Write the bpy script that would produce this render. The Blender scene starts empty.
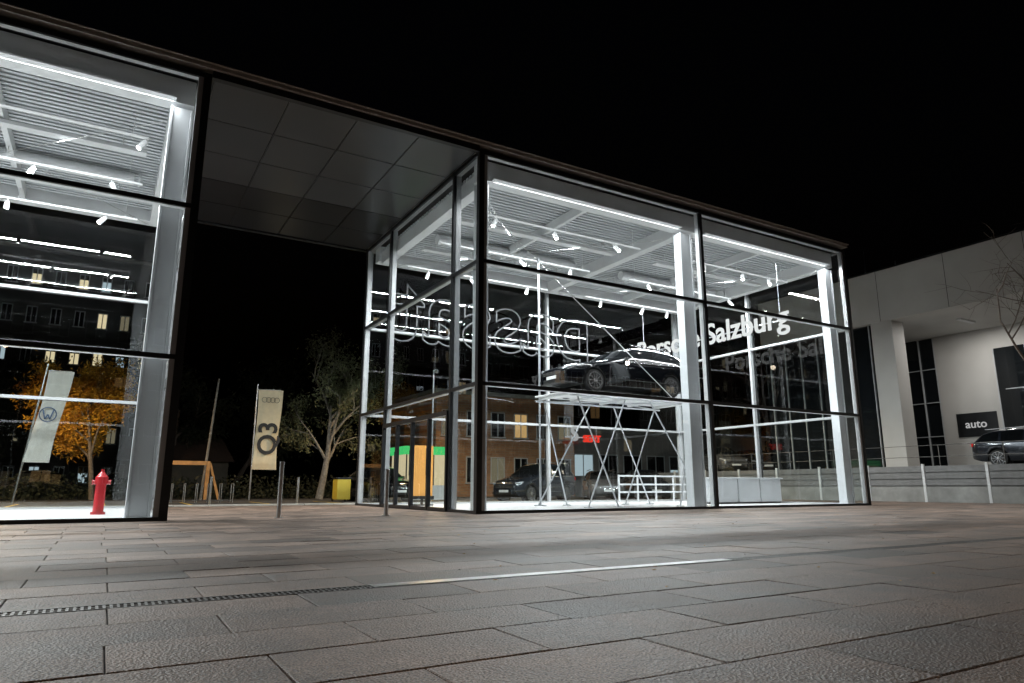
import bpy, math, random
from mathutils import Vector, Matrix
R = random.Random(7)
scene = bpy.context.scene
scene.view_settings.view_transform = 'Standard'
scene.view_settings.look = 'None'
scene.view_settings.exposure = 0

# ------------------------------------------------------------------ materials
def newmat(name):
    m = bpy.data.materials.new(name); m.use_nodes = True
    return m, m.node_tree.nodes, m.node_tree.links
def pbr(name, col, rough=0.5, metal=0.0, noise=0.0, nscale=5.0, bump=0.0, bscale=40.0, emit=None, estr=0.0, coat=0.0, rvar=0.0):
    m, n, l = newmat(name)
    b = n['Principled BSDF']
    b.inputs['Base Color'].default_value = (*col, 1)
    b.inputs['Roughness'].default_value = rough
    b.inputs['Metallic'].default_value = metal
    b.inputs['Coat Weight'].default_value = coat
    if emit:
        b.inputs['Emission Color'].default_value = (*emit, 1)
        b.inputs['Emission Strength'].default_value = estr
    tc = n.new('ShaderNodeTexCoord')
    if noise > 0 or rvar > 0:
        nz = n.new('ShaderNodeTexNoise'); nz.inputs['Scale'].default_value = nscale; nz.inputs['Detail'].default_value = 6
        l.new(tc.outputs['Object'], nz.inputs['Vector'])
        if noise > 0:
            mr = n.new('ShaderNodeMapRange'); mr.inputs['To Min'].default_value = 1 - noise; mr.inputs['To Max'].default_value = 1 + noise
            mr.inputs['From Min'].default_value = .3; mr.inputs['From Max'].default_value = .7
            l.new(nz.outputs['Fac'], mr.inputs['Value'])
            vm = n.new('ShaderNodeVectorMath'); vm.operation = 'SCALE'; vm.inputs[0].default_value = col
            l.new(mr.outputs['Result'], vm.inputs['Scale']); l.new(vm.outputs['Vector'], b.inputs['Base Color'])
        if rvar > 0:
            mr2 = n.new('ShaderNodeMapRange'); mr2.inputs['To Min'].default_value = max(0, rough - rvar); mr2.inputs['To Max'].default_value = rough + rvar
            l.new(nz.outputs['Fac'], mr2.inputs['Value']); l.new(mr2.outputs['Result'], b.inputs['Roughness'])
    if bump > 0:
        nb = n.new('ShaderNodeTexNoise'); nb.inputs['Scale'].default_value = bscale; nb.inputs['Detail'].default_value = 5
        bp = n.new('ShaderNodeBump'); bp.inputs['Strength'].default_value = bump; bp.inputs['Distance'].default_value = .01
        l.new(tc.outputs['Object'], nb.inputs['Vector']); l.new(nb.outputs['Fac'], bp.inputs['Height']); l.new(bp.outputs['Normal'], b.inputs['Normal'])
    return m
def glassmat(name, tint, base=0.08, rough=0.0):
    m, n, l = newmat(name)
    n.remove(n['Principled BSDF'])
    out = n['Material Output']
    lw = n.new('ShaderNodeLayerWeight'); lw.inputs['Blend'].default_value = .5
    p = n.new('ShaderNodeMath'); p.operation = 'POWER'; p.inputs[1].default_value = 4.0
    ml = n.new('ShaderNodeMath'); ml.operation = 'MULTIPLY_ADD'; ml.inputs[1].default_value = .85; ml.inputs[2].default_value = base
    tr = n.new('ShaderNodeBsdfTransparent'); tr.inputs['Color'].default_value = (*tint, 1)
    gl = n.new('ShaderNodeBsdfGlossy'); gl.inputs['Roughness'].default_value = rough
    mx = n.new('ShaderNodeMixShader')
    tc = n.new('ShaderNodeTexCoord'); nz = n.new('ShaderNodeTexNoise'); nz.inputs['Scale'].default_value = .6
    bp = n.new('ShaderNodeBump'); bp.inputs['Strength'].default_value = .06; bp.inputs['Distance'].default_value = .05
    l.new(tc.outputs['Object'], nz.inputs['Vector']); l.new(nz.outputs['Fac'], bp.inputs['Height']); l.new(bp.outputs['Normal'], gl.inputs['Normal'])
    l.new(lw.outputs['Facing'], p.inputs[0]); l.new(p.outputs[0], ml.inputs[0]); l.new(ml.outputs[0], mx.inputs[0])
    l.new(tr.outputs[0], mx.inputs[1]); l.new(gl.outputs[0], mx.inputs[2]); l.new(mx.outputs[0], out.inputs['Surface'])
    return m
def emis(name, col, s):
    m, n, l = newmat(name); n.remove(n['Principled BSDF'])
    e = n.new('ShaderNodeEmission'); e.inputs[0].default_value = (*col, 1); e.inputs[1].default_value = s
    l.new(e.outputs[0], n['Material Output'].inputs['Surface']); return m

M_glass = glassmat('curtain_glass', (.91, .95, .94), .085)
M_carglass = pbr('car_glass', (.006, .007, .008), .03)
M_dark = pbr('anthracite_frame', (.014, .015, .017), .42, .3, noise=.2)
M_white = pbr('white_steel', (.66, .67, .68), .4, noise=.07, nscale=1.2)
M_prof = pbr('aluminium_profile', (.36, .37, .38), .4, .2, noise=.07, nscale=1.2)
M_col = pbr('column_cladding', (.46, .48, .50), .42, noise=.10, nscale=.9)
M_slat = pbr('ceiling_slat', (.5, .52, .54), .5, noise=.1, nscale=.8)
M_deck = pbr('roof_deck', (.04, .042, .045), .8, noise=.3)
M_fascia = pbr('fascia_metal', (.34, .31, .28), .5, .3, noise=.15)
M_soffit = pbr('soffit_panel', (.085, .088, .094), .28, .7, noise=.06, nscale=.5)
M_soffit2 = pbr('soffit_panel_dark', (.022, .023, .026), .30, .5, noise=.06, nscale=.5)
M_floor = pbr('showroom_tile', (.62, .63, .64), .25, noise=.06, nscale=3)
M_steel = pbr('stainless_steel', (.55, .55, .55), .28, 1.0, noise=.15, nscale=20)
M_grate = pbr('galvanised_grating', (.16, .155, .15), .5, .7, noise=.3, nscale=20)
M_galv = pbr('scaffold_tube', (.5, .52, .55), .35, .8, noise=.1)
M_asph = pbr('asphalt', (.05, .05, .05), .85, noise=.35, nscale=2, bump=.4, bscale=60)
M_conc = pbr('concrete', (.26, .26, .25), .8, noise=.2, nscale=2.5, bump=.3, bscale=30)
M_kerb = pbr('kerb_stone', (.36, .34, .3), .8, noise=.2, nscale=4)
M_red = pbr('red_enamel', (.36, .01, .016), .3, coat=.5)
M_rubber = pbr('tyre_rubber', (.012, .012, .012), .8)
M_paint = pbr('black_car_paint', (.003, .0035, .005), .08)
M_paint2 = pbr('dark_car_paint', (.02, .025, .035), .22, .4, coat=1)
M_paint3 = pbr('grey_car_paint', (.16, .16, .17), .25, .5, coat=1)
M_rim = pbr('alloy_rim', (.6, .6, .62), .25, .9)
M_trim = pbr('car_trim', (.01, .01, .01), .5)
M_hlamp = pbr('headlamp_lens', (.6, .62, .66), .08, .6)
M_tlamp = pbr('tail_lamp', (.35, .01, .01), .15, emit=(1, .03, .02), estr=.25)
M_plate = pbr('number_plate', (.7, .7, .7), .4)
M_letter = emis('lit_letter', (1, 1, 1), .95)
M_letter2 = emis('dim_letter', (1, 1, 1), .4)
M_outline = pbr('letter_outline', (.05, .052, .056), .45)
M_redletter = emis('red_letter', (.9, .05, .03), 1.0)
M_green = emis('green_neon', (.1, .9, .25), .9)
M_bulb = emis('spot_bulb', (1, .98, .95), 70)
M_bark = pbr('bark', (.14, .11, .09), .9, noise=.35, nscale=9, bump=.5)
M_barkL = pbr('pale_bark', (.18, .17, .15), .9, noise=.4, nscale=9, bump=.5)

def leafmat(name, c1, c2):
    m, n, l = newmat(name); b = n['Principled BSDF']; b.inputs['Roughness'].default_value = .6
    tc = n.new('ShaderNodeTexCoord'); nz = n.new('ShaderNodeTexNoise'); nz.inputs['Scale'].default_value = 2.2; nz.inputs['Detail'].default_value = 4
    cr = n.new('ShaderNodeValToRGB'); cr.color_ramp.elements[0].position = .35; cr.color_ramp.elements[1].position = .65
    cr.color_ramp.elements[0].color = (*c1, 1); cr.color_ramp.elements[1].color = (*c2, 1)
    l.new(tc.outputs['Object'], nz.inputs['Vector']); l.new(nz.outputs['Fac'], cr.inputs[0]); l.new(cr.outputs[0], b.inputs['Base Color'])
    return m
M_leafO = leafmat('autumn_leaf', (.34, .13, .010), (.62, .34, .03))
M_leafG = leafmat('willow_leaf', (.06, .07, .035), (.16, .17, .09))
M_leafD = leafmat('dark_leaf', (.015, .02, .01), (.03, .032, .016))

def brickmat():
    m, n, l = newmat('brick_wall'); b = n['Principled BSDF']; b.inputs['Roughness'].default_value = .9
    tc = n.new('ShaderNodeTexCoord'); mp = n.new('ShaderNodeMapping'); mp.inputs['Rotation'].default_value = (math.radians(90), 0, 0)
    br = n.new('ShaderNodeTexBrick'); br.inputs['Scale'].default_value = 1; br.inputs['Brick Width'].default_value = .5; br.inputs['Row Height'].default_value = .16
    br.inputs['Mortar Size'].default_value = .015
    br.inputs['Color1'].default_value = (.38, .2, .1, 1); br.inputs['Color2'].default_value = (.27, .13, .07, 1); br.inputs['Mortar'].default_value = (.26, .22, .17, 1)
    l.new(tc.outputs['Object'], mp.inputs[0]); l.new(mp.outputs[0], br.inputs[0]); l.new(br.outputs['Color'], b.inputs['Base Color'])
    return m
M_brick = brickmat()

def slabmat():
    m, n, l = newmat('paving_slab'); b = n['Principled BSDF']
    at = n.new('ShaderNodeAttribute'); at.attribute_name = 'tone'
    tc = n.new('ShaderNodeTexCoord')
    n1 = n.new('ShaderNodeTexNoise'); n1.inputs['Scale'].default_value = 1.3; n1.inputs['Detail'].default_value = 8; n1.inputs['Roughness'].default_value = .7
    n2 = n.new('ShaderNodeTexNoise'); n2.inputs['Scale'].default_value = 120; n2.inputs['Detail'].default_value = 3
    n3 = n.new('ShaderNodeTexVoronoi'); n3.inputs['Scale'].default_value = 80
    for x in (n1, n2, n3): l.new(tc.outputs['Object'], x.inputs['Vector'])
    mr = n.new('ShaderNodeMapRange'); mr.inputs['From Min'].default_value = .3; mr.inputs['From Max'].default_value = .7; mr.inputs['To Min'].default_value = .38; mr.inputs['To Max'].default_value = 1.5
    l.new(n1.outputs['Fac'], mr.inputs['Value'])
    mr2 = n.new('ShaderNodeMapRange'); mr2.inputs['From Min'].default_value = .3; mr2.inputs['From Max'].default_value = .7; mr2.inputs['To Min'].default_value = .1; mr2.inputs['To Max'].default_value = 2.0
    l.new(n2.outputs['Fac'], mr2.inputs['Value'])
    m1 = n.new('ShaderNodeMath'); m1.operation = 'MULTIPLY'; l.new(mr.outputs[0], m1.inputs[0]); l.new(mr2.outputs[0], m1.inputs[1])
    m2 = n.new('ShaderNodeMath'); m2.operation = 'MULTIPLY'; l.new(m1.outputs[0], m2.inputs[0]); l.new(at.outputs['Fac'], m2.inputs[1])
    vm = n.new('ShaderNodeVectorMath'); vm.operation = 'SCALE'; vm.inputs[0].default_value = (.165, .115, .088)
    l.new(m2.outputs[0], vm.inputs['Scale']); l.new(vm.outputs[0], b.inputs['Base Color'])
    mr3 = n.new('ShaderNodeMapRange'); mr3.inputs['To Min'].default_value = .32; mr3.inputs['To Max'].default_value = .70
    l.new(n1.outputs['Fac'], mr3.inputs['Value']); l.new(mr3.outputs[0], b.inputs['Roughness'])
    ad = n.new('ShaderNodeMath'); ad.operation = 'ADD'; l.new(n2.outputs['Fac'], ad.inputs[0]); l.new(n3.outputs['Distance'], ad.inputs[1])
    bp = n.new('ShaderNodeBump'); bp.inputs['Strength'].default_value = .95; bp.inputs['Distance'].default_value = .005
    l.new(ad.outputs[0], bp.inputs['Height']); l.new(bp.outputs[0], b.inputs['Normal'])
    return m
M_slab = slabmat()

# ------------------------------------------------------------------ mesh helper
class MB:
    def __init__(s, name, mats):
        s.name = name; s.mats = mats if isinstance(mats, (list, tuple)) else [mats]; s.v = []; s.f = []; s.mi = []; s.sm = []
    def _add(s, vs, fs, mi=0, smooth=False):
        o = len(s.v); s.v += [tuple(v) for v in vs]
        for f in fs: s.f.append([i + o for i in f]); s.mi.append(mi); s.sm.append(smooth)
    def box(s, x0, x1, y0, y1, z0, z1, mi=0):
        x0, x1 = sorted((x0, x1)); y0, y1 = sorted((y0, y1)); z0, z1 = sorted((z0, z1))
        vs = [(x0, y0, z0), (x1, y0, z0), (x1, y1, z0), (x0, y1, z0), (x0, y0, z1), (x1, y0, z1), (x1, y1, z1), (x0, y1, z1)]
        s._add(vs, [(0, 3, 2, 1), (4, 5, 6, 7), (0, 1, 5, 4), (1, 2, 6, 5), (2, 3, 7, 6), (3, 0, 4, 7)], mi)
    def quad(s, a, b, c, d, mi=0): s._add([a, b, c, d], [(0, 1, 2, 3)], mi)
    def cyl(s, p, q, r0, r1=None, n=8, mi=0, cap=True):
        if r1 is None: r1 = r0
        p = Vector(p); q = Vector(q); d = (q - p)
        if d.length < 1e-6: return
        d.normalize(); u = d.orthogonal().normalized(); w = d.cross(u)
        vs = []
        for c, r in ((p, r0), (q, r1)):
            for i in range(n):
                a = 2 * math.pi * i / n; vs.append(c + u * math.cos(a) * r + w * math.sin(a) * r)
        s._add(vs, [(i, (i + 1) % n, n + (i + 1) % n, n + i) for i in range(n)], mi, True)
        if cap: s._add(vs, [tuple(range(n))[::-1], tuple(range(n, 2 * n))], mi)
    def beam(s, p, q, w, h, mi=0):
        p = Vector(p); q = Vector(q); d = (q - p).normalized()
        up = Vector((0, 0, 1)) if abs(d.z) < .95 else Vector((1, 0, 0))
        u = d.cross(up).normalized() * w / 2; t = u.cross(d).normalized() * h / 2
        vs = [c + a * u + b * t for c in (p, q) for a, b in ((-1, -1), (1, -1), (1, 1), (-1, 1))]
        s._add(vs, [(0, 1, 2, 3), (7, 6, 5, 4), (0, 4, 5, 1), (1, 5, 6, 2), (2, 6, 7, 3), (3, 7, 4, 0)], mi)
    def done(s, parent=None, bevel=0):
        me = bpy.data.meshes.new(s.name); me.from_pydata(s.v, [], s.f)
        for m in s.mats: me.materials.append(m)
        me.polygons.foreach_set('material_index', s.mi); me.polygons.foreach_set('use_smooth', s.sm); me.update()
        ob = bpy.data.objects.new(s.name, me); scene.collection.objects.link(ob)
        if parent: ob.parent = parent
        if bevel:
            b = ob.modifiers.new('bev', 'BEVEL'); b.width = bevel; b.segments = 2; b.limit_method = 'ANGLE'
        return ob
def group(name, loc=(0, 0, 0), rz=0):
    e = bpy.data.objects.new(name, None); e.location = loc; e.rotation_euler = (0, 0, rz); e.empty_display_size = .3
    scene.collection.objects.link(e); return e
def area(name, parent, loc, sx, sy, W, col=(1, 1, 1), rot=(0, 0, 0)):
    l = bpy.data.lights.new(name, 'AREA'); l.shape = 'RECTANGLE'; l.size = sx; l.size_y = sy; l.energy = W; l.color = col
    o = bpy.data.objects.new(name, l); o.location = loc; o.rotation_euler = rot; scene.collection.objects.link(o); o.parent = parent
def text(name, body, parent, origin, xdir, width, mat, outline=0, extrude=.04, bold=0, ysc=1.0):
    c = bpy.data.curves.new(name, 'FONT'); c.body = body; c.size = 1; c.resolution_u = 4
    if outline:
        c.fill_mode = 'NONE'; c.bevel_depth = outline; c.bevel_resolution = 1; c.offset = bold
    else:
        c.extrude = extrude; c.offset = bold
    o = bpy.data.objects.new(name + '_tmp', c); scene.collection.objects.link(o)
    bpy.context.view_layer.update()
    dg = bpy.context.evaluated_depsgraph_get()
    me = bpy.data.meshes.new_from_object(o.evaluated_get(dg))
    bpy.data.objects.remove(o)
    xs = [v.co.x for v in me.vertices]; w = max(xs) - min(xs); x0 = min(xs); k = width / w
    xd = Vector(xdir); yd = Vector((0, 0, 1)); zd = xd.cross(yd)
    M = Matrix((xd, yd, zd)).transposed()
    for v in me.vertices:
        p = Vector(((v.co.x - x0) * k, v.co.y * k * ysc, v.co.z)); v.co = M @ p + Vector(origin)
    me.materials.clear(); me.materials.append(mat)
    ob = bpy.data.objects.new(name, me); scene.collection.objects.link(ob); ob.parent = parent
    return ob

FY = 14.18; BY = 22.8
# ------------------------------------------------------------------ curtain wall
def curtain(G, axis, const, sgn, divs, rows=(0.02, 3.0, 6.04, 8.92), capw=.11, prof=None):
    def P(a, d, z): return (a, const + sgn * d, z) if axis == 'x' else (const + sgn * d, a, z)
    gl = MB('glass_panes', M_glass); cap = MB('frame_caps', M_dark); inn = MB('inner_profiles', prof or M_prof)
    def bx(mb, a0, a1, d0, d1, z0, z1):
        p = P(a0, d0, z0); q = P(a1, d1, z1); mb.box(p[0], q[0], p[1], q[1], z0, z1)
    for i in range(len(divs) - 1):
        for j in range(len(rows) - 1):
            a0, a1, z0, z1 = divs[i], divs[i + 1], rows[j], rows[j + 1]
            gl.quad(P(a0, 0, z0), P(a1, 0, z0), P(a1, 0, z1), P(a0, 0, z1))
        for j, z in enumerate(rows):
            h = .045 if 0 < j < len(rows) - 1 else .05
            bx(cap, divs[i] + capw / 2, divs[i + 1] - capw / 2, .01, .07, z - h if j else 0, z + h)
            bx(inn, divs[i] + .05, divs[i + 1] - .05, -.01, -.13, max(z - h * .9, .025), z + h * .9)
    for d in divs:
        bx(cap, d - capw / 2, d + capw / 2, .01, .075, 0, rows[-1] + .06)
        bx(inn, d - .05, d + .05, -.01, -.15, .025, rows[-1] + .06)
    gl.done(G); cap.done(G); inn.done(G)

def showroom(name, xs, backdivs, side_l=None, side_r=None):
    G = group(name)
    x0, x1 = xs[0], xs[-1]
    curtain(G, 'x', FY, -1, xs, prof=M_white)
    curtain(G, 'x', BY, 1, backdivs)
    if side_l: curtain(G, 'y', x0, -1, side_l)
    if side_r: curtain(G, 'y', x1, 1, side_r)
    f = MB('floor', M_floor); f.box(x0 + .02, x1 - .02, FY + .02, BY - .02, -.02, .02); f.done(G)
    c = MB('columns', M_col)
    for k, x in enumerate(xs):
        if k == 0: a, b = x + .14, x + .42
        elif k == len(xs) - 1: a, b = x - .58, x - .16
        else: a, b = x - .46, x + .02
        ya = FY + .36; yb = ya + .3
        c.box(a, a + .05, ya, yb, .021, 8.3)
        c.box(b - .05, b, ya, yb, .021, 8.3)
        c.box(a + .051, b - .051, ya + .03, yb - .03, .021, 8.3)
        c.box(a - .04, b + .04, ya - .04, yb + .04, .021, .06)
    c.done(G, bevel=.008)
    b = MB('roof_beams', M_white)
    b.box(x0 + .15, x1 - .15, FY + .34, FY + .7, 8.38, 8.93)
    b.box(x0 + .15, x1 - .15, BY - .7, BY - .3, 8.38, 8.93)
    for k, x in enumerate(xs):
        xx = x + .38 if k == 0 else (x - .43 if k == len(xs) - 1 else x - .23)
        b.box(xx - .15, xx + .15, FY + .702, BY - .702, 8.28, 8.73)
    for i in range(len(xs) - 1):
        m = (xs[i] + xs[i + 1]) / 2
        b.box(m - .06, m + .06, FY + .702, BY - .702, 8.4, 8.68)
    b.done(G, bevel=.008)
    s = MB('ceiling_slats', M_slat); y = FY + .8
    while y < BY - .85:
        s.box(x0 + .2, x1 - .2, y, y + .10, 8.69, 8.77); y += .18
    s.done(G)
    d = MB('roof_deck', M_deck); d.box(x0 + .02, x1 - .02, FY + .02, BY - .02, 8.985, 9.03); d.done(G)
    t = MB('light_tracks', M_white); bl = MB('spot_lamps', M_bulb)
    for i in range(len(xs) - 1):
        a, e = xs[i] + .9, xs[i + 1] - .9
        for yy in (15.9, 18.6, 21.3):
            t.box(a, e, yy - .03, yy + .03, 8.06, 8.11)
            for q in (a + .3, (a + e) / 2, e - .3): t.cyl((q, yy, 8.11), (q, yy, 8.69), .01, n=5)
            for q in range(3):
                px = a + .7 + q * (e - a - 1.2) / 2 + R.uniform(-.6, .6)
                dx, dy = R.uniform(-.14, .14), R.uniform(-.2, .1)
                t.cyl((px, yy, 8.06), (px, yy, 7.98), .015, n=6)
                A = Vector((px, yy, 7.99)); B = A + Vector((dx, dy, -.2))
                t.cyl(A, B, .055, .07, n=12)
                bl.cyl(B, B + (B - A) * .02, .045, n=10)
        for yy in (17.2, 20.0):
            t.box(a, e, yy - .12, yy + .12, 8.27, 8.35)
            area('linear_lamp', G, ((a + e) / 2, yy, 8.262), e - a - .1, .16, 920, (.95, .98, 1))
            for q in (a + .5, e - .5): t.cyl((q, yy, 8.35), (q, yy, 8.69), .012, n=5)
        t.box(a - .4, e + .4, FY + .18, FY + .335, 8.40, 8.44)
        area('edge_lamp_strip', G, ((a + e) / 2, FY + .255, 8.392), e - a + .7, .12, 290, (.97, .98, 1))
        t.cyl((a + .2, 19.3, 8.46), (e - .2, 19.3, 8.46), .16, n=20)
        for q in range(6): t.cyl((a + .5 + q, 19.3, 8.46), (a + .54 + q, 19.3, 8.46), .175, n=20)
    t.done(G); bl.done(G)
    r = MB('bracing_rods', M_steel)
    for i in range(len(xs) - 1):
        a, e = xs[i] + .6, xs[i + 1] - .6
        r.cyl((a, FY + .9, 8.2), (e, BY - .9, 8.2), .009, n=6); r.cyl((e, FY + .9, 8.2), (a, BY - .9, 8.2), .009, n=6)
    r.done(G)
    return G

side = [FY, 15.65, 20.4, BY]
G1 = showroom('glass_showroom', [7.45, 15.05, 22.2], [7.45, 15.05, 22.2], side_l=side, side_r=[FY, 18.5, BY])
G2 = showroom('glass_showroom', [-13.8, -6.4, 1.0], [-13.8, -6.4, 1.0], side_r=[FY, 18.5, BY])
wb = MB('wind_bracing', M_steel)
wb.cyl((7.9, 15.2, 8.1), (14.6, 15.2, 3.2), .011, n=6)
wb.done(G1)
cp = MB('corner_post', M_dark); cp.box(7.36, 7.5, FY - .09, FY + .06, 0, 8.97); cp.done(G1)
cp = MB('corner_post', M_dark); cp.box(.95, 1.09, FY - .09, FY + .06, 0, 8.97); cp.done(G2)
dr = MB('door_frames', M_dark)
ys = [15.72, 16.88, 18.04, 19.2, 20.34]
dr.box(7.33, 7.44, 15.7, 20.35, 2.38, 2.5)
for y in ys: dr.box(7.33, 7.44, y - .04, y + .04, 0.02, 2.38)
for y in ys[:-1]: dr.box(7.34, 7.43, y + .04, y + 1.1, .02, .1)
for y in ys[1:4]: dr.cyl((7.28, y - .1, .9), (7.28, y - .1, 1.6), .018, n=8, mi=0)
dr.done(G1)

# ------------------------------------------------------------------ shared canopy roof
C = group('canopy_roof')
rf = MB('roof_slab', M_fascia); rf.box(-13.9, 22.32, FY - .16, BY + .16, 9.06, 9.15); rf.box(-13.9, 22.36, FY - .2, BY + .2, 9.152, 9.18); rf.done(C, bevel=.01)
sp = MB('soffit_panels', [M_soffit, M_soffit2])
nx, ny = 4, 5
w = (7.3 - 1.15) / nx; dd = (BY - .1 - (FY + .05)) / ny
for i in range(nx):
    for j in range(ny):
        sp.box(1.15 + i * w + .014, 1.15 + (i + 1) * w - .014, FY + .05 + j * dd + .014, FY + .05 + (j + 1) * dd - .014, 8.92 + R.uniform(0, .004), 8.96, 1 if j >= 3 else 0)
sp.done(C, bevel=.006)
eb = MB('edge_beam', M_dark); eb.box(1.1, 7.35, FY - .1, FY + .04, 8.9, 9.055); eb.box(1.1, 7.35, BY - .08, BY + .08, 8.88, 9.055)
eb.box(1.1, 7.35, FY + .05, BY - .09, 8.965, 9.03); eb.done(C)

# ------------------------------------------------------------------ interior signs, text
IL = text('illuminated_lettering', 'Porsche Salzburg', None, (19.5, 22.3, 5.95), (0, -1, 0), 7.7, M_letter, bold=.012, extrude=.02)
hr = MB('hanger_rail', M_galv); hr.box(19.55, 19.6, 14.6, 22.3, 6.2, 6.24)
for y in (15, 18.5, 22): hr.cyl((19.57, y, 6.24), (19.57, y, 8.3), .01, n=5)
hr.done(IL)
text('outline_lettering', 'passat', None, (16.9, 22.45, 5.75), (-1, 0, 0), 8.7, M_outline, outline=.009, bold=.012)
T = group('brand_sign', (16.0, 22.1, 0))
t = MB('hanger', M_galv); t.box(-.55, 1.15, .05, .07, 2.5, 2.54); t.cyl((-.4, .06, 2.54), (-.4, .06, 3.0), .01, n=5); t.cyl((1.0, .06, 2.54), (1.0, .06, 3.0), .01, n=5); t.done(T)
text('brand_text', 'SEAT', T, (.3, -.02, 2.35), (1, 0, 0), .85, M_redletter, bold=.02)
text('brand_mark', 'S', T, (-.3, -.02, 2.4), (1, 0, 0), .34, M_letter2, bold=.03)

# ------------------------------------------------------------------ cars
def lerp(tab, t):
    for (a, va), (b, vb) in zip(tab, tab[1:]):
        if t <= b: return va + (vb - va) * (t - a) / (b - a) if b > a else vb
    return tab[-1][1]
def car(name, loc, rz, paint, L=4.75, zs=1.0, kind='wagon', rimmat=None):
    G = group(name, loc, rz)
    belt = [(0, .60), (.03, .68), (.25, .86), (.32, .92), (.97, .99), (1, .88)]
    if kind == 'wagon': top = [(0, .61), (.015, .70), (.08, .80), (.2, .90), (.30, .98), (.44, 1.38), (.52, 1.46), (.65, 1.48), (.82, 1.44), (.90, 1.34), (.97, 1.02), (.99, .96), (1, .88)]
    else: top = [(0, .61), (.015, .70), (.08, .82), (.2, .92), (.30, .99), (.44, 1.38), (.52, 1.46), (.62, 1.45), (.72, 1.34), (.84, 1.06), (.97, 1.02), (1, .88)]
    hw = [(0, .60), (.015, .70), (.05, .82), (.1, .88), (.2, .915), (.85, .915), (.95, .87), (.985, .80), (1, .7)]
    bot = [(0, .30), (.03, .22), (.08, .19), (.92, .22), (1, .34)]
    N = 96; wt = (.185, .78); wr = .335; AR = .385
    rings = []
    for i in range(N + 1):
        t = i / N; x = -L / 2 + L * t
        w = lerp(hw, t); b = lerp(belt, t) * zs; tp = max(lerp(top, t) * zs, b + .005); zb = lerp(bot, t)
        cab = min(max((tp - b) / .5, 0), 1); rw = w * (.93 - .22 * cab)
        z0 = zb
        for q in wt:
            dx = abs(x - (-L / 2 + L * q))
            if dx < AR: z0 = max(z0, wr + math.sqrt(AR * AR - dx * dx))
        mid = max((zb + b) / 2 + .03, z0 + .03)
        cr = .03 + .02 * cab
        pts = [(0, z0 + .0), (w * .93, z0), (w * .99, z0 + .02), (w * 1.0, mid), (w * .985, max(b - .09, mid + .01)), (w * .955, max(b, mid + .02)),
               (rw + .02, max(tp - cr * 1.6, b + .003)), (rw - .05, max(tp - cr * .3, b + .006)), (rw * .5, tp + .012), (0, tp + .02)]
        rings.append((x, pts))
    mb = MB('body', [paint, M_carglass, M_trim])
    n = 10; vs = []
    for x, p in rings:
        vs += [(x, y, z) for y, z in p] + [(x, -y, z) for y, z in p]
    fs = []; mi = []
    for i in range(N):
        t = (i + .5) / N; o = i * 2 * n; q = o + 2 * n
        tp = lerp(top, t) * zs; b = lerp(belt, t) * zs
        for k in range(n - 1):
            m = 0
            if k == 5 and tp - b > .17 and .33 < t < .93 and not (.565 < t < .58) and not (.755 < t < .77): m = 1
            if k >= 7 and .31 < t < .455: m = 1
            if k >= 7 and ((kind == 'wagon' and .895 < t < .965) or (kind != 'wagon' and .7 < t < .83)): m = 1
            if k == 1 or k == 0: m = 2
            fs.append((o + k, q + k, q + k + 1, o + k + 1)); mi.append(m)
            fs.append((o + n + k, o + n + k + 1, q + n + k + 1, q + n + k)); mi.append(m)
    for f, m in zip(fs, mi): mb.f.append(list(f)); mb.mi.append(m); mb.sm.append(True)
    mb.v = vs
    for o in (0, N * 2 * n):
        ring = [o + k for k in range(n)] + [o + n + k for k in range(n - 1, -1, -1)]
        mb.f.append(ring); mb.mi.append(0); mb.sm.append(False)
    mb.done(G)
    wm = MB('wheels', [M_rubber, rimmat or M_rim, M_trim])
    for q in wt:
        x = -L / 2 + L * q
        for sg in (-1, 1):
            y1 = sg * .9; y0 = sg * .68
            wm.cyl((x, y0, wr), (x, y1, wr), wr, n=32, mi=0)
            wm.cyl((x, y1, wr), (x, y1 + sg * .004, wr), wr * .74, n=28, mi=2)
            wm.cyl((x, sg * .6, wr), (x, y0, wr), AR + .02, n=28, mi=2)
            for k in range(28):
                a = 2 * math.pi * k / 28; a2 = 2 * math.pi * (k + 1) / 28
                wm.beam((x + math.cos(a) * wr * .74, y1 + sg * .008, wr + math.sin(a) * wr * .74), (x + math.cos(a2) * wr * .74, y1 + sg * .008, wr + math.sin(a2) * wr * .74), .02, .02, 1)
            for k in range(10):
                a = 2 * math.pi * k / 10
                wm.beam((x, y1 + sg * .012, wr), (x + math.cos(a) * wr * .73, y1 + sg * .01, wr + math.sin(a) * wr * .73), .035, .02, 1)
            wm.cyl((x, y1, wr), (x, y1 + sg * .03, wr), .05, n=12, mi=1)
    wm.done(G)
    d = MB('lamps_and_trim', [M_hlamp, M_tlamp, M_trim, M_plate, M_rim])
    h0 = -L / 2
    for sg in (-1, 1):
        d.cyl((h0 + .07, sg * .60, .66 * zs), (h0 + .36, sg * .81, .73 * zs), .06, .05, n=10, mi=0)
        d.box(h0 + .01, h0 + .06, sg * .5, sg * .68, .33, .42, 2)
        d.box(-h0 - .12, -h0 - .03, sg * .5, sg * .79, .82 * zs, .95 * zs, 1)
        d.cyl((-.42 * L / 4.75, sg * .93, .98 * zs), (-.44 * L / 4.75, sg * 1.06, 1.02 * zs), .075, .06, n=10, mi=2)
        d.box(-.9, 1.7, sg * .925, sg * .915, .42, .45, 2)
        d.box(.1, .25, sg * .91, sg * .925, .84 * zs, .86 * zs, 4); d.box(1.05, 1.2, sg * .91, sg * .925, .86 * zs, .88 * zs, 4)
        d.beam((-.75, sg * .885, .945 * zs), (1.9, sg * .885, .985 * zs), .02, .018, 4)
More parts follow.
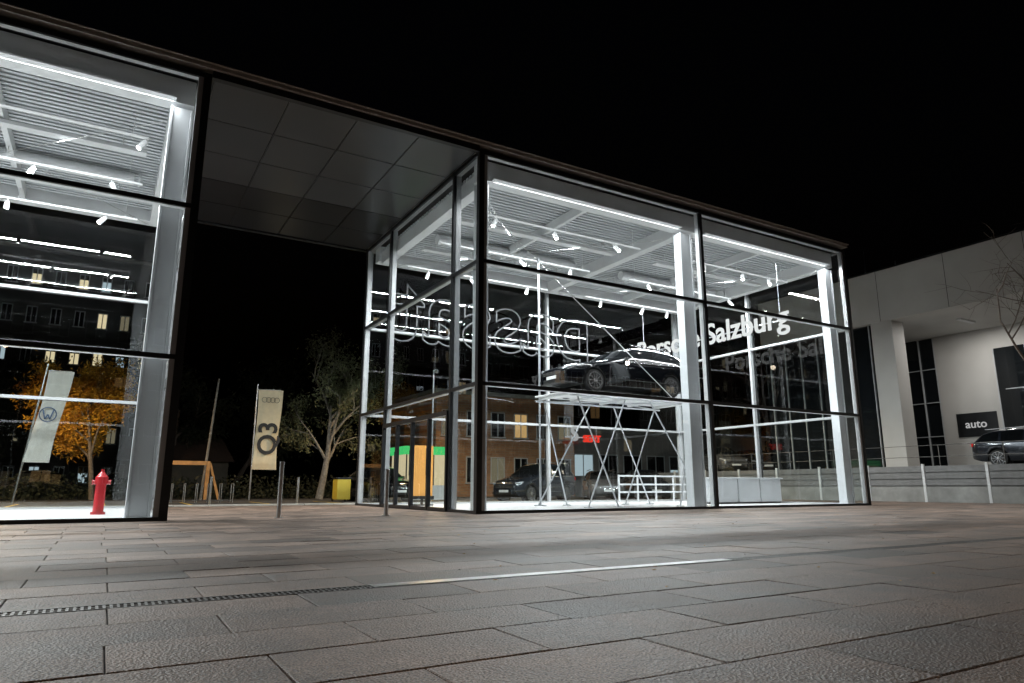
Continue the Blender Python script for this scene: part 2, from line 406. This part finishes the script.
        if kind == 'wagon': d.beam((.05, sg * .63, 1.53 * zs), (1.75, sg * .62, 1.49 * zs), .03, .03, 4)
    d.box(h0 - .012, h0 + .03, -.5, .5, .50 * zs, .60 * zs, 2)
    for k in range(3): d.box(h0 - .02, h0 + .0, -.48, .48, (.515 + k * .03) * zs, (.522 + k * .03) * zs, 4)
    d.box(h0 - .02, h0 + .02, -.45, .45, .30, .42, 2)
    d.box(h0 - .03, h0 - .012, -.26, .26, .40, .50, 3); d.box(-h0 + .0, -h0 + .015, -.26, .26, .62, .73, 3)
    d.done(G, bevel=.006)
    return G
CZ = 3.42
car('parked_car', (14.15, 17.2, CZ), 0, M_paint, 5.2, 1.06)
car('parked_car', (17.5, 27.6, -.03), math.radians(20), M_paint2, 4.5, 1.15)
car('parked_car', (-2.9, 43.0, -.03), math.radians(70), M_paint3, 4.5, kind='sedan')
car('parked_car', (31.3, 12.5, 1.38), math.radians(90), M_paint2, 4.6, 1.0)
for k, (x, y, a) in enumerate([(22.6, 29.0, 60), (25.6, 29.2, 65), (28.6, 29.0, 60), (31.6, 29.2, 65), (34.8, 29.4, 60), (10.8, 30.2, 95), (1.0, 46.2, 80), (-6.2, 43.5, 70)]):
    car('parked_car', (x, y, -.03), math.radians(a), [M_paint3, M_paint2, M_paint][k % 3], 4.5, 1.0 + .06 * (k % 2), kind='sedan' if k % 2 else 'wagon')

# display stand
S = group('display_platform', (14.15, 17.2, CZ - 3.31))
s = MB('platform', M_white)
for sg in (-1, 1): s.box(-2.6, 2.6, sg * .6, sg * .98, 3.26, 3.305)
s.box(-2.6, 2.6, -.598, .598, 3.262, 3.29)
for x in (-2.4, -1.2, 0, 1.2, 2.4): s.box(x - .05, x + .05, -.98, .98, 3.18, 3.258)
s.done(S, bevel=.008)
s = MB('legs', M_galv); Z0 = -(CZ - 3.31) + .02
for sg in (-1, 1):
    s.cyl((-2.6, sg * .95, 3.14), (2.6, sg * .95, 3.14), .03)
    for sx in (-1, 1):
        s.cyl((sx * .5, sg * .9, 3.12), (sx * 2.3, sg * 1.3, Z0), .024); s.cyl((sx * 2.3, sg * .9, 3.12), (sx * 1.2, sg * 1.3, Z0), .024)
        s.cyl((sx * 2.3, sg * 1.3, Z0), (sx * 2.3, sg * 1.3, Z0 + .03), .13, n=14); s.cyl((sx * 1.2, sg * 1.3, Z0), (sx * 1.2, sg * 1.3, Z0 + .03), .13, n=14)
s.cyl((-2.5, -.95, 3.14), (2.5, .95, 3.14), .02); s.cyl((2.5, -.95, 3.14), (-2.5, .95, 3.14), .02)
s.done(S)
TM = group('display_pole', (12.0, 18.6, .02)); s = MB('pole', M_galv); s.cyl((0, 0, 0), (0, 0, .03), .2, n=20); s.cyl((0, 0, .03), (0, 0, 8.2), .035, n=14); s.done(TM)
BR = group('display_barrier', (18.6, 21.6, .02)); s = MB('rails', M_col)
for z in (.35, .65, .98): s.box(-1.0, 2.9, -.03, .03, z, z + .06)
for k in range(5): s.box(-1.0 + k * .96, -.95 + k * .96, -.035, .035, 0, 1.05)
s.done(BR, bevel=.006)
BR = group('low_counter', (20.1, 17.6, .02)); s = MB('counter', [M_col, M_dark])
for k in range(3): s.box(-1.7 + k * 1.15, -.6 + k * 1.15, -.3, .3, .06, .86)
s.box(-1.74, 1.8, -.34, .34, .862, .91); s.box(-1.65, 1.7, -.25, .25, 0, .058, 1); s.done(BR, bevel=.01)
RD = group('info_board', (8.9, 20.8, .02)); s = MB('board', [pbr('poster_orange', (.6, .28, .06), .5), M_dark]); s.box(-.35, .35, -.03, .03, .3, 1.9); s.box(-.4, .4, -.05, .032, .2, .298, 1); s.box(-.3, .3, -.25, .25, 0, .04, 1); s.box(-.03, .03, -.03, .03, .04, .2, 1); s.done(RD)

# red hydrant
Hy = group('fire_hydrant', (.0, 17.6, .02)); s = MB('barrel', M_red); Hy.scale = (.85, .85, .92)
s.cyl((0, 0, 0), (0, 0, .06), .17, n=20); s.cyl((0, 0, .06), (0, 0, .86), .125, .12, n=20); s.cyl((0, 0, .70), (0, 0, .86), .15, n=20); s.cyl((0, 0, .86), (0, 0, .98), .14, .05, n=20)
s.cyl((0, 0, .98), (0, 0, 1.04), .04, n=8)
for sg in (-1, 1): s.cyl((0, 0, .74), (sg * .18, 0, .74), .05, n=12)
s.cyl((0, 0, .55), (0, -.18, .55), .055, n=12); s.done(Hy)
s = MB('caps', M_red)
for sg in (-1, 1): s.cyl((sg * .18, 0, .74), (sg * .21, 0, .74), .058, n=12)
s.done(Hy)

for x, y, h in ((3.09, 14.35, 1.1), (5.3, 14.3, .98), (6.1, 25.5, .95), (3.2, 25.5, .95)):
    Bo = group('steel_bollard', (x, y, 0)); s = MB('tube', M_steel)
    s.cyl((0, 0, 0), (0, 0, .015), .09, n=20); s.cyl((0, 0, .015), (0, 0, h - .07), .045, n=20); s.cyl((0, 0, h - .06), (0, 0, h - .01), .05, n=20); s.cyl((0, 0, h - .01), (0, 0, h), .05, .035, n=20)
    s.cyl((0, 0, h - .07), (0, 0, h - .06), .035, n=16); s.done(Bo)

# ------------------------------------------------------------------ ground
g = MB('ground', M_asph); g.quad((-250, -250, -.034), (250, -250, -.034), (250, 250, -.034), (-250, 250, -.034)); g.done()
RW, SL, J = .47, .94, .006
DR0, DR1 = 4.18, 4.32
rows = []
y = DR1 + .004
while y < 24.0: rows.append((y, min(y + RW, 24.0))); y += RW
y = DR0 - .004
while y > -8: rows.append((y - RW, y)); y -= RW
verts = []; faces = []; tone = []
for ri, (ya, yb) in enumerate(rows):
    off = (round(ya / RW) % 2) * SL / 2 + R.uniform(-.03, .03)
    x = -14 + off
    while x < 28.4:
        xa, xb = x, x + SL; x += SL
        segs = [(xa, xb)]
        if ya < BY and yb > FY + .05:
            new = []
            for a, b in segs:
                for lo, hi in ((-15, -13.8), (1.0, 7.45), (22.2, 40)):
                    p, q = max(a, lo), min(b, hi)
                    if q - p > .05: new.append((p, q))
            segs = new
        for a, b in segs:
            h = R.gauss(0, .001); tx = R.gauss(0, .0009); ty = R.gauss(0, .0009); c = .004
            o = len(verts)
            def zz(px, py): return h + tx * (1 if px > (a + b) / 2 else -1) + ty * (1 if py > (ya + yb) / 2 else -1)
            for ins, dz in ((J / 2, -.03), (J / 2, -c * .8), (J / 2 + c, 0)):
                for px, py in ((a + ins, ya + ins), (b - ins, ya + ins), (b - ins, yb - ins), (a + ins, yb - ins)):
                    verts.append((px, py, zz(px, py) + dz))
            for lv in (0, 4):
                for k in range(4): faces.append((o + lv + k, o + lv + (k + 1) % 4, o + lv + 4 + (k + 1) % 4, o + lv + 4 + k))
            faces.append((o + 8, o + 9, o + 10, o + 11))
            tn = min(max(R.gauss(1, .25), .45), 1.75); tone += [tn] * 12
me = bpy.data.meshes.new('paving'); me.from_pydata(verts, [], faces); me.materials.append(M_slab)
at = me.attributes.new('tone', 'FLOAT', 'POINT'); at.data.foreach_set('value', tone)
pv = bpy.data.objects.new('plaza_paving', me); scene.collection.objects.link(pv)
js = MB('joint_sand', pbr('joint_sand', (.04, .036, .032), .95, noise=.3)); js.quad((-14, -8, -.016), (28.5, -8, -.016), (28.5, 24, -.016), (-14, 24, -.016)); js.done(pv)
D = group('drainage_channel'); s = MB('grating', M_grate)
s.box(-14, 28, DR0, DR0 + .012, -.02, .002); s.box(-14, 28, DR1 - .012, DR1, -.02, .002); s.box(-14, 28, 4.244, 4.256, -.02, .001)
x = -7
while x < 14: s.box(x, x + .014, DR0 + .012, 4.244, -.02, 0); s.box(x, x + .014, 4.256, DR1 - .012, -.02, 0); x += .032
s.done(D)
s = MB('sheen_plate', M_steel); s.box(1.5, 4.6, DR0 + .014, DR1 - .014, .0025, .006); s.done(D)  # polished plate added where the channel shines with reflected light
fl = MB('fallen_leaves', [M_leafO, M_kerb])
for _ in range(220):
    x = R.uniform(2, 20); y = R.uniform(1.5, 12); a = R.uniform(0, 6.28); r = R.uniform(.008, .024); c, s_ = math.cos(a) * r, math.sin(a) * r
    fl.quad((x - c, y - s_, .006), (x + s_ * .6, y - c * .6, .010), (x + c, y + s_, .007), (x - s_ * .6, y + c * .6, .012), R.randrange(2))
fl.done()

rd = MB('road', M_asph); rd.quad((-60, 25, -.028), (60, 25, -.028), (60, 52, -.028), (-60, 52, -.028)); rd.done()
kb = MB('kerb', M_kerb)
x = -30
while x < 28: kb.box(x, x + .99, 24.02, 24.2, -.03, .05); x += 1
kb.done(None, bevel=.015)
mk = MB('glow_strip_and_markings', pbr('yellow_glow_and_line_paint', (.65, .45, .06), .7, noise=.3, nscale=6)); mk.quad((-30, 24.5, -.022), (28, 24.5, -.022), (28, 24.95, -.022), (-30, 24.95, -.022))  # long strip paints the yellow lamplight on the road into the colour
for k in range(12): mk.quad((-8 + k * 2.7, 27, -.022), (-7.9 + k * 2.7, 27, -.022), (-7.9 + k * 2.7, 31.5, -.022), (-8 + k * 2.7, 31.5, -.022))
mk.done()

# ------------------------------------------------------------------ trees
def tree(name, loc, h, seed, levels=4, lean=.35, r0=.14, leaf=None, nl=20, ls=.09, spread=.35, droop=0.0, trunk=.3, bark=None, nb=4, nseg=4, trunkn=1):
    rr = random.Random(seed); G = group(name, loc); w = MB('branches', bark or M_bark); tips = []
    def br(p, d, L, r, lv):
        pts = [p]
        for i in range(nseg):
            d = (d + Vector((rr.gauss(0, .13), rr.gauss(0, .13), rr.gauss(0, .06) - droop * (lv - 1) * .12 * (i > 0)))).normalized()
            q = p + d * L / nseg; ra = r * (1 - .7 * i / nseg); rb = r * (1 - .7 * (i + 1) / nseg)
            w.cyl(p, q, ra, rb, n=7 if lv == 0 else (5 if lv < 3 else 3), cap=False); p = q; pts.append((q))
        if lv >= levels - 1: tips.extend(pts[1:])
        if lv < levels:
            m = nb if lv else nb + 3
            for k in range(m):
                f = trunk + (1 - trunk) * (k + rr.random()) / m if lv == 0 else .25 + .75 * (k + rr.random()) / m
                b = pts[min(int(f * nseg), nseg - 1)].lerp(pts[min(int(f * nseg) + 1, nseg)], f * nseg - int(f * nseg))
                a = rr.uniform(0, 6.283); s = d.orthogonal().normalized(); s.rotate(Matrix.Rotation(a, 3, d))
                nd = (d * (1 - lean) + s * (lean + .35) + Vector((0, 0, .12))).normalized()
                br(b, nd, L * rr.uniform(.42, .68), max(r * .45, .006), lv + 1)
    for k in range(trunkn):
        br(Vector((0, 0, 0)), Vector((rr.gauss(0, .12) * (trunkn > 1), rr.gauss(0, .12) * (trunkn > 1), 1)).normalized(), h * .62, r0, 0)
    w.done(G)
    if leaf:
        lf = MB('foliage', leaf)
        for t in tips:
            for _ in range(nl):
                c = t + Vector((rr.gauss(0, spread), rr.gauss(0, spread), rr.gauss(0, spread) - droop * .3 * rr.random()))
                u = Vector((rr.gauss(0, 1), rr.gauss(0, 1), rr.gauss(0, 1))).normalized(); v = u.orthogonal().normalized() * ls * rr.uniform(.5, 1); u = u * ls * rr.uniform(.6, 1.3)
                lf.quad(c - u, c - v * .5, c + u, c + v * .5)
        lf.done(G)
    return G
tree('autumn_tree', (-.3, 37.0, 0), 7.6, 3, 3, .18, .13, M_leafO, 34, .11, .25, trunk=.2)
tree('willow_tree', (9.7, 36, 0), 7.8, 11, 4, .3, .2, M_leafG, 4, .10, .18, droop=.25, bark=M_barkL, trunk=.3)
tree('bare_tree', (23.8, 9.1, 0), 10.2, 15, 4, .42, .12, None, bark=M_bark, trunk=.3, nb=4)
tree('garden_tree', (3.5, 47, 0), 8.5, 21, 3, .3, .2, M_leafD, 14, .16, .35)
tree('garden_tree', (7.4, 50, 0), 10, 22, 3, .3, .2, M_leafD, 14, .16, .4)
tree('garden_tree', (-7, 52, 0), 9, 23, 3, .3, .2, M_leafD, 14, .16, .4)
hd = MB('hedge', M_leafD)
for _ in range(9000):
    c = Vector((R.uniform(-20, 16), 40.5 + R.gauss(0, .35), abs(R.gauss(0, .55)))); u = Vector((R.gauss(0, 1), R.gauss(0, 1), R.gauss(0, 1))).normalized() * .1; v = u.orthogonal().normalized() * .07
    if c.z < 1.3: hd.quad(c - u, c - v, c + u, c + v)
hd.done()
tl = MB('distant_trees', M_leafD)
for k in range(60):
    cx = -50 + k * 2.6 + R.uniform(-1, 1); cy = 75 + R.uniform(-5, 5); hh = R.uniform(5, 9)
    for _ in range(130):
        c = Vector((cx + R.gauss(0, 1.5), cy + R.gauss(0, 1.5), abs(R.gauss(hh * .55, hh * .22)))); u = Vector((R.gauss(0, 1), R.gauss(0, 1), R.gauss(0, 1))).normalized() * .5; v = u.orthogonal().normalized() * .4
        tl.quad(c - u, c - v, c + u, c + v)
tl.done()

# ------------------------------------------------------------------ banners
def banner(name, x, y, ztop, zbot, w, mat, tilt=0):
    G = group(name, (x, y, 0)); s = MB('pole', M_steel); s.cyl((0, 0, 0), (tilt, 0, ztop + .25), .045, .03, n=10); s.cyl((tilt, 0, ztop), (tilt + w, 0, ztop + .02), .02, n=8); s.done(G)
    f = MB('cloth', mat); n = 14
    for i in range(n):
        for j in range(6):
            def P(i, j):
                fz = i / n; fx = j / 6; return (tilt * (1 - fz * .75) + .05 + w * fx + .05 * math.sin(fz * 5 + fx), .06 * math.sin(fx * 5 + fz * 4), ztop + (zbot - ztop) * fz)
            f._add([P(i, j), P(i, j + 1), P(i + 1, j + 1), P(i + 1, j)], [(0, 1, 2, 3)], 0, True)
    f.done(G)
    return G
M_cream = pbr('banner_cream', (.72, .62, .42), .7, noise=.06)
M_bwhite = pbr('banner_white', (.74, .72, .68), .7, noise=.06)
M_black = pbr('print_black', (.02, .02, .02), .6)
M_blue = pbr('print_blue', (.1, .16, .3), .6)
b1 = banner('advertising_banner', 6.0, 34.3, 5.2, 1.4, 1.1, M_cream)
def vtext(parent, body, x, y, z, width, mat, ang):
    o = text('print', body, parent, (0, 0, 0), (1, 0, 0), width, mat, extrude=.01, bold=.02)
    o.rotation_euler = (0, ang, 0); o.location = (x, y, z); return o
vtext(b1, 'Q3', 1.0, -.12, 2.1, 1.5, M_black, math.radians(-90))
s = MB('rings', M_black)
for k in range(4):
    for i in range(16):
        a = i * math.pi / 8; a2 = (i + 1) * math.pi / 8; cx = .34 + k * .19; s.cyl((cx + .12 * math.cos(a), -.13, 4.7 + .12 * math.sin(a)), (cx + .12 * math.cos(a2), -.13, 4.7 + .12 * math.sin(a2)), .012, n=4)
s.done(b1)
b2 = banner('advertising_banner', -2.75, 31.5, 5.0, 1.5, .8, M_bwhite, tilt=.5)
s = MB('roundel', M_blue)
RX = .72
for i in range(24):
    a = i * math.pi / 12; a2 = (i + 1) * math.pi / 12; s.cyl((RX + .27 * math.cos(a), -.14, 3.3 + .27 * math.sin(a)), (RX + .27 * math.cos(a2), -.14, 3.3 + .27 * math.sin(a2)), .025, n=4)
for a, b in (((-.17, .17), (-.08, -.18)), ((-.08, -.18), (0, 0)), ((0, 0), (.08, -.18)), ((.08, -.18), (.17, .17))): s.beam((RX + a[0], -.14, 3.3 + a[1]), (RX + b[0], -.14, 3.3 + b[1]), .02, .045)
s.done(b2)
fp = group('flagpole', (4.1, 35.9, 0)); s = MB('pole', M_barkL); s.cyl((0, 0, 0), (.35, 0, 5.8), .07, .045, n=10); s.done(fp)
gp = group('timber_gate', (3.3, 35.2, 0)); s = MB('beams', pbr('orange_timber', (.5, .24, .07), .6, noise=.2)); s.box(-1.2, .84, -.08, .08, 1.6, 1.78); s.box(.85, 1.0, -.07, .07, 0, 1.78); s.beam((1.0, 0, 1.7), (1.5, 0, .0), .1, .1); s.done(gp)
bk = group('bicycle_rack', (2.0, 30.5, -.02)); s = MB('hoops', M_steel)
for k in range(7):
    x = k * .45; s.cyl((x, 0, 0), (x, 0, .75), .02, n=6); s.cyl((x, .6, 0), (x, .6, .75), .02, n=6); s.cyl((x, 0, .75), (x, .6, .75), .02, n=6)
s.cyl((0, 0, .1), (2.7, 0, .1), .02, n=6); s.done(bk)
yb = group('waste_bin', (9.2, 30.5, -.02)); s = MB('bin', [pbr('yellow_plastic', (.6, .45, .05), .4), M_dark]); s.box(-.3, .3, -.35, .35, .08, .95); s.box(-.33, .33, -.38, .38, .952, 1.03, 1)
for sg in (-1, 1): s.cyl((sg * .25, .38, .09), (sg * .31, .38, .09), .09, n=12, mi=1)
s.done(yb, bevel=.02)

# ------------------------------------------------------------------ street lamps
def lamp(x, y, h, W, col, arm=(1, 0), name='street_lamp', z0=0):
    G = group(name, (x, y, z0)); s = MB('post', M_galv); ax, ay = arm
    s.cyl((0, 0, 0), (0, 0, .4), .09, n=12); s.cyl((0, 0, .4), (0, 0, h), .06, .04, n=12); s.cyl((0, 0, h), (ax, ay, h + .15), .035, n=8)
    s.cyl((ax, ay, h + .13), (ax * 1.5, ay * 1.5, h + .17), .11, .08, n=10); s.done(G)
    l = bpy.data.lights.new('lamp_bulb', 'SPOT'); l.spot_size = math.radians(165); l.spot_blend = .4; l.energy = W; l.color = col; l.shadow_soft_size = .12
    o = bpy.data.objects.new('lamp_bulb', l); o.location = (ax * 1.25, ay * 1.25, h - .1); scene.collection.objects.link(o); o.parent = G
WARM = (1, .66, .34)
lamp(-5.4, 32.5, 7.0, 2900, WARM, (.8, 0))
lamp(13.5, 30.5, 6.2, 1700, WARM, (.5, .8))
lamp(27, 25.6, 6.2, 1300, (1, .84, .62), (0, .6))  # lamp added here to light the near side of the parked cars
lamp(-5, -7, 6.5, 340, (1, .62, .36), (.8, .8))
lamp(15, -9, 6.5, 460, (1, .68, .42), (0, .9))

# ------------------------------------------------------------------ buildings behind
def windows_building(name, x0, x1, y0, y1, h, wallmat, rows_, cols, litfrac, litmats, z0=0, base=.9, wh=1.3, face=-1, seed=1, roof=True, ww=.55):
    rr = random.Random(seed); G = group(name); w = MB('walls', wallmat)
    yf = y0 if face < 0 else y1
    w.box(x0, x1, y0, y1, z0, h); w.done(G)
    fr = MB('window_frames', M_col); gl = MB('window_panes', [M_carglass] + litmats)
    cw = (x1 - x0) / cols; rh = (h - z0 - .6) / rows_
    for i in range(cols):
        for j in range(rows_):
            a = x0 + cw * (i + .5 - ww / 2); b = a + cw * ww; z = z0 + base + rh * j
            lit = rr.random() < litfrac; yy = yf + face * .03
            if lit and rr.random() < .5:
                m = 1 + rr.randrange(len(litmats)); zz = z + wh * rr.uniform(.3, .8)
                gl.box(a, b, yf + face * .005, yy, z, zz, m); gl.box(a, b, yf + face * .005, yy, zz, z + wh, 0)
            else:
                gl.box(a, b, yf + face * .005, yy, z, z + wh, (1 + rr.randrange(len(litmats))) if lit else 0)
            for p in (a - .04, (a + b) / 2 - .03, b - .02): fr.box(p, p + .06, yf + face * .01, yy + face * .04, z - .02, z + wh + .02)
            fr.box(a - .1, b + .1, yf + face * .011, yy + face * .1, z - .1, z - .03); fr.box(a - .04, b + .04, yf + face * .012, yy + face * .05, z + wh + .022, z + wh + .08)
    fr.done(G); gl.done(G)
    if roof:
        r = MB('parapet', M_conc); r.box(x0 - .15, x1 + .15, y0 - .15, y1 + .15, h + .001, h + .25); r.done(G)
    return G
W1 = emis('warm_window', (1, .6, .25), .6); W2 = emis('yellow_window', (1, .8, .5), .9); W3 = emis('cool_window', (.75, .9, 1), .6); W0 = emis('dim_window', (.9, .75, .5), .2)
windows_building('brick_house', 17.5, 28, 39, 48, 6.4, M_brick, 2, 6, .4, [W1, W0, W0], wh=1.5, seed=4)
windows_building('shop_building', 29, 50, 41, 52, 4.6, pbr('render_wall', (.22, .21, .2), .8, noise=.1), 1, 9, .7, [W3, W2, W0, W0], base=.5, wh=2.4, seed=5, ww=.75)
windows_building('apartment_building', -26, 4.0, 60, 72, 18, pbr('dark_render', (.07, .07, .07), .85, noise=.1), 6, 20, .4, [W3, W2, W0], seed=8, ww=.4, wh=1.1)
windows_building('office_building', -30, 70, -42, -32, 15, pbr('office_render', (.07, .07, .065), .8, noise=.1), 4, 44, .08, [W0, W2, W1], face=1, seed=9)
kg = group('petrol_kiosk', (13.9, 33.0, -.02)); s = MB('kiosk', [M_white, M_green, W2, M_dark])
s.box(-1.1, 1.1, -1, 1, 0, .7); s.box(-1.08, 1.08, -.98, .98, .7, 2.2, 2); s.box(-1.2, 1.2, -1.2, 1.2, 2.2, 2.6, 1)
for x in (-1.1, -.35, .35, 1.04): s.box(x, x + .06, -1.01, -.985, .7, 2.2, 3)
s.done(kg)
hs = group('pitched_roof_house', (4.0, 45.5, 0)); s = MB('walls', pbr('house_render', (.08, .07, .055), .85, noise=.1)); s.box(-3.2, 2.6, 0, 4, 0, 2.2); s.done(hs)
s = MB('roof', pbr('roof_tile', (.05, .03, .022), .8, noise=.3, nscale=8)); s._add([(-3.5, -.4, 2.1), (2.9, -.4, 2.1), (2.9, 4.4, 2.1), (-3.5, 4.4, 2.1), (-3.0, 2, 3.6), (2.4, 2, 3.6)], [(0, 1, 5, 4), (1, 2, 5), (2, 3, 4, 5), (3, 0, 4), (0, 3, 2, 1)]); s.done(hs)

# ------------------------------------------------------------------ right building on terrace
tr = group('terrace'); s = MB('slab', M_conc); s.box(29.2, 90, -20, 60, -.03, 1.38); s.done(tr)
# keep the road-level car park west of the terrace edge
rw = group('retaining_wall'); s = MB('wall', M_conc); s.box(29.0, 29.19, -20, 40, -.03, .62); s.done(rw)
s = MB('boards', pbr('fence_board', (.18, .18, .18), .6, noise=.15))
for k in range(3):
    y = -8
    while y < 34: s.box(29.02, 29.1, y + .02, y + 2.38, .66 + k * .27, .90 + k * .27); y += 2.4
s.done(rw)
s = MB('posts', M_white); y = -8
while y < 34: s.box(28.98, 29.06, y - .05, y + .05, .0, 1.52); y += 2.4
s.done(rw)
rl = group('handrail'); s = MB('rails', M_grate)
y = 6
while y < 30: s.cyl((29.6, y, 1.38), (29.6, y, 2.3), .018, n=6); y += 2.4
for z in (1.83, 2.3): s.cyl((29.6, 6, z), (29.6, 30, z), .012, n=6)
s.done(rl)
A = group('exhibition_hall')
M_wall = pbr('hall_white', (.50, .49, .47), .6, noise=.08, nscale=.5)
s = MB('walls', M_wall)
s.box(32, 32.5, 2, 26, 8.5, 11.05)
s.box(32.0, 33.0, 18.3, 19.35, 1.38, 8.498)
s.box(32.501, 52, 2, 26, 10.6, 10.9)
s.box(32.501, 38, 2, 26, 8.5, 8.62)
s.box(38, 38.4, 2, 19.6, 1.38, 8.498)
s.done(A, bevel=.015)
s = MB('fascia_joints', M_dark)
for y in (6, 9.2, 12.4, 15.6, 18.8, 22): s.box(31.992, 31.999, y, y + .02, 8.52, 11.03)
s.box(31.985, 32.45, 1.9, 26.1, 11.052, 11.14)
s.box(37.96, 37.995, 17.0, 18.9, 3.1, 4.3)
s.done(A)
s = MB('curtain_glass', [pbr('dark_glass', (.01, .012, .014), .04), M_col])
s.box(38.1, 38.15, 19.6, 26, 1.38, 8.498)
for k in range(9): s.box(38.0, 38.09, 19.6 + k * .8, 19.65 + k * .8, 1.38, 8.49, 1)
for z in (3.2, 5.0, 6.8): s.box(38.01, 38.095, 19.66, 26, z, z + .04, 1)
s.box(32.3, 32.35, 19.36, 26, 1.38, 8.495)
for k in range(7): s.box(32.22, 32.295, 19.6 + k * 1.0, 19.64 + k * 1.0, 1.38, 8.49, 1)
s.box(37.9, 37.99, 8, 16.7, 1.6, 7.4)
for k in range(7): s.box(37.85, 37.895, 8.3 + k * 1.4, 8.35 + k * 1.4, 1.6, 7.4, 1)
for z in (3.4, 5.3): s.box(37.86, 37.898, 8.06, 16.4, z, z + .04, 1)
s.done(A)
text('wall_lettering', 'auto', A, (37.94, 18.5, 3.55), (0, -1, 0), 1.0, M_letter2, extrude=.01, bold=.01)
s = MB('roof_aerials', M_steel); s.cyl((34, 20.5, 10.9), (34, 20.5, 13.0), .03, n=6); s.cyl((34.6, 19.2, 10.9), (34.6, 19.2, 12.2), .03, n=6); s.done(A)
s = MB('soffit_lights', M_white)
for y in (10.5, 16.5): s.box(34.5, 35.9, y - .1, y + .1, 8.42, 8.499)
s.done(A)
for y in (10.5, 16.5): area('soffit_lamp', A, (35.2, y, 8.41), 1.3, .18, 170, (1, .97, .92))
lamp(30.8, 4.0, 5.5, 260, (1, .85, .65), (-.6, .5), z0=1.38)
lamp(24.0, -1.5, 7.5, 900, (1, .86, .74), (.6, .5))

# lift the cars parked beyond the terrace edge onto the terrace
for o in bpy.data.objects:
    if o.name.startswith('parked_car') and o.parent is None and o.location.x > 29.2 and o.location.z < 1:
        o.location.z = 1.38
for o in bpy.data.objects:   # the car straddling the wall moves clear of it
    if o.name.startswith('parked_car') and o.parent is None and 27.5 < o.location.x < 29.2:
        o.location.x = 27.4; o.location.y = 33.2

# ------------------------------------------------------------------ world
wd = bpy.data.worlds.new('World'); scene.world = wd; wd.use_nodes = True
n = wd.node_tree.nodes; l = wd.node_tree.links
sky = n.new('ShaderNodeTexSky'); sky.sky_type = 'NISHITA'; sky.sun_disc = False; sky.sun_elevation = math.radians(-4); sky.sun_rotation = math.radians(200)
l.new(sky.outputs[0], n['Background'].inputs[0]); n['Background'].inputs[1].default_value = .03

# ------------------------------------------------------------------ camera
cam = bpy.data.cameras.new('camera'); cam.lens = 24.0; cam.sensor_width = 36; cam.clip_end = 1000; cam.clip_start = .05
co = bpy.data.objects.new('camera', cam); scene.collection.objects.link(co); co.location = (0, 0, .6)
co.rotation_euler = (math.radians(90 + 12.03), 0, math.radians(59.5 - 90))
scene.camera = co
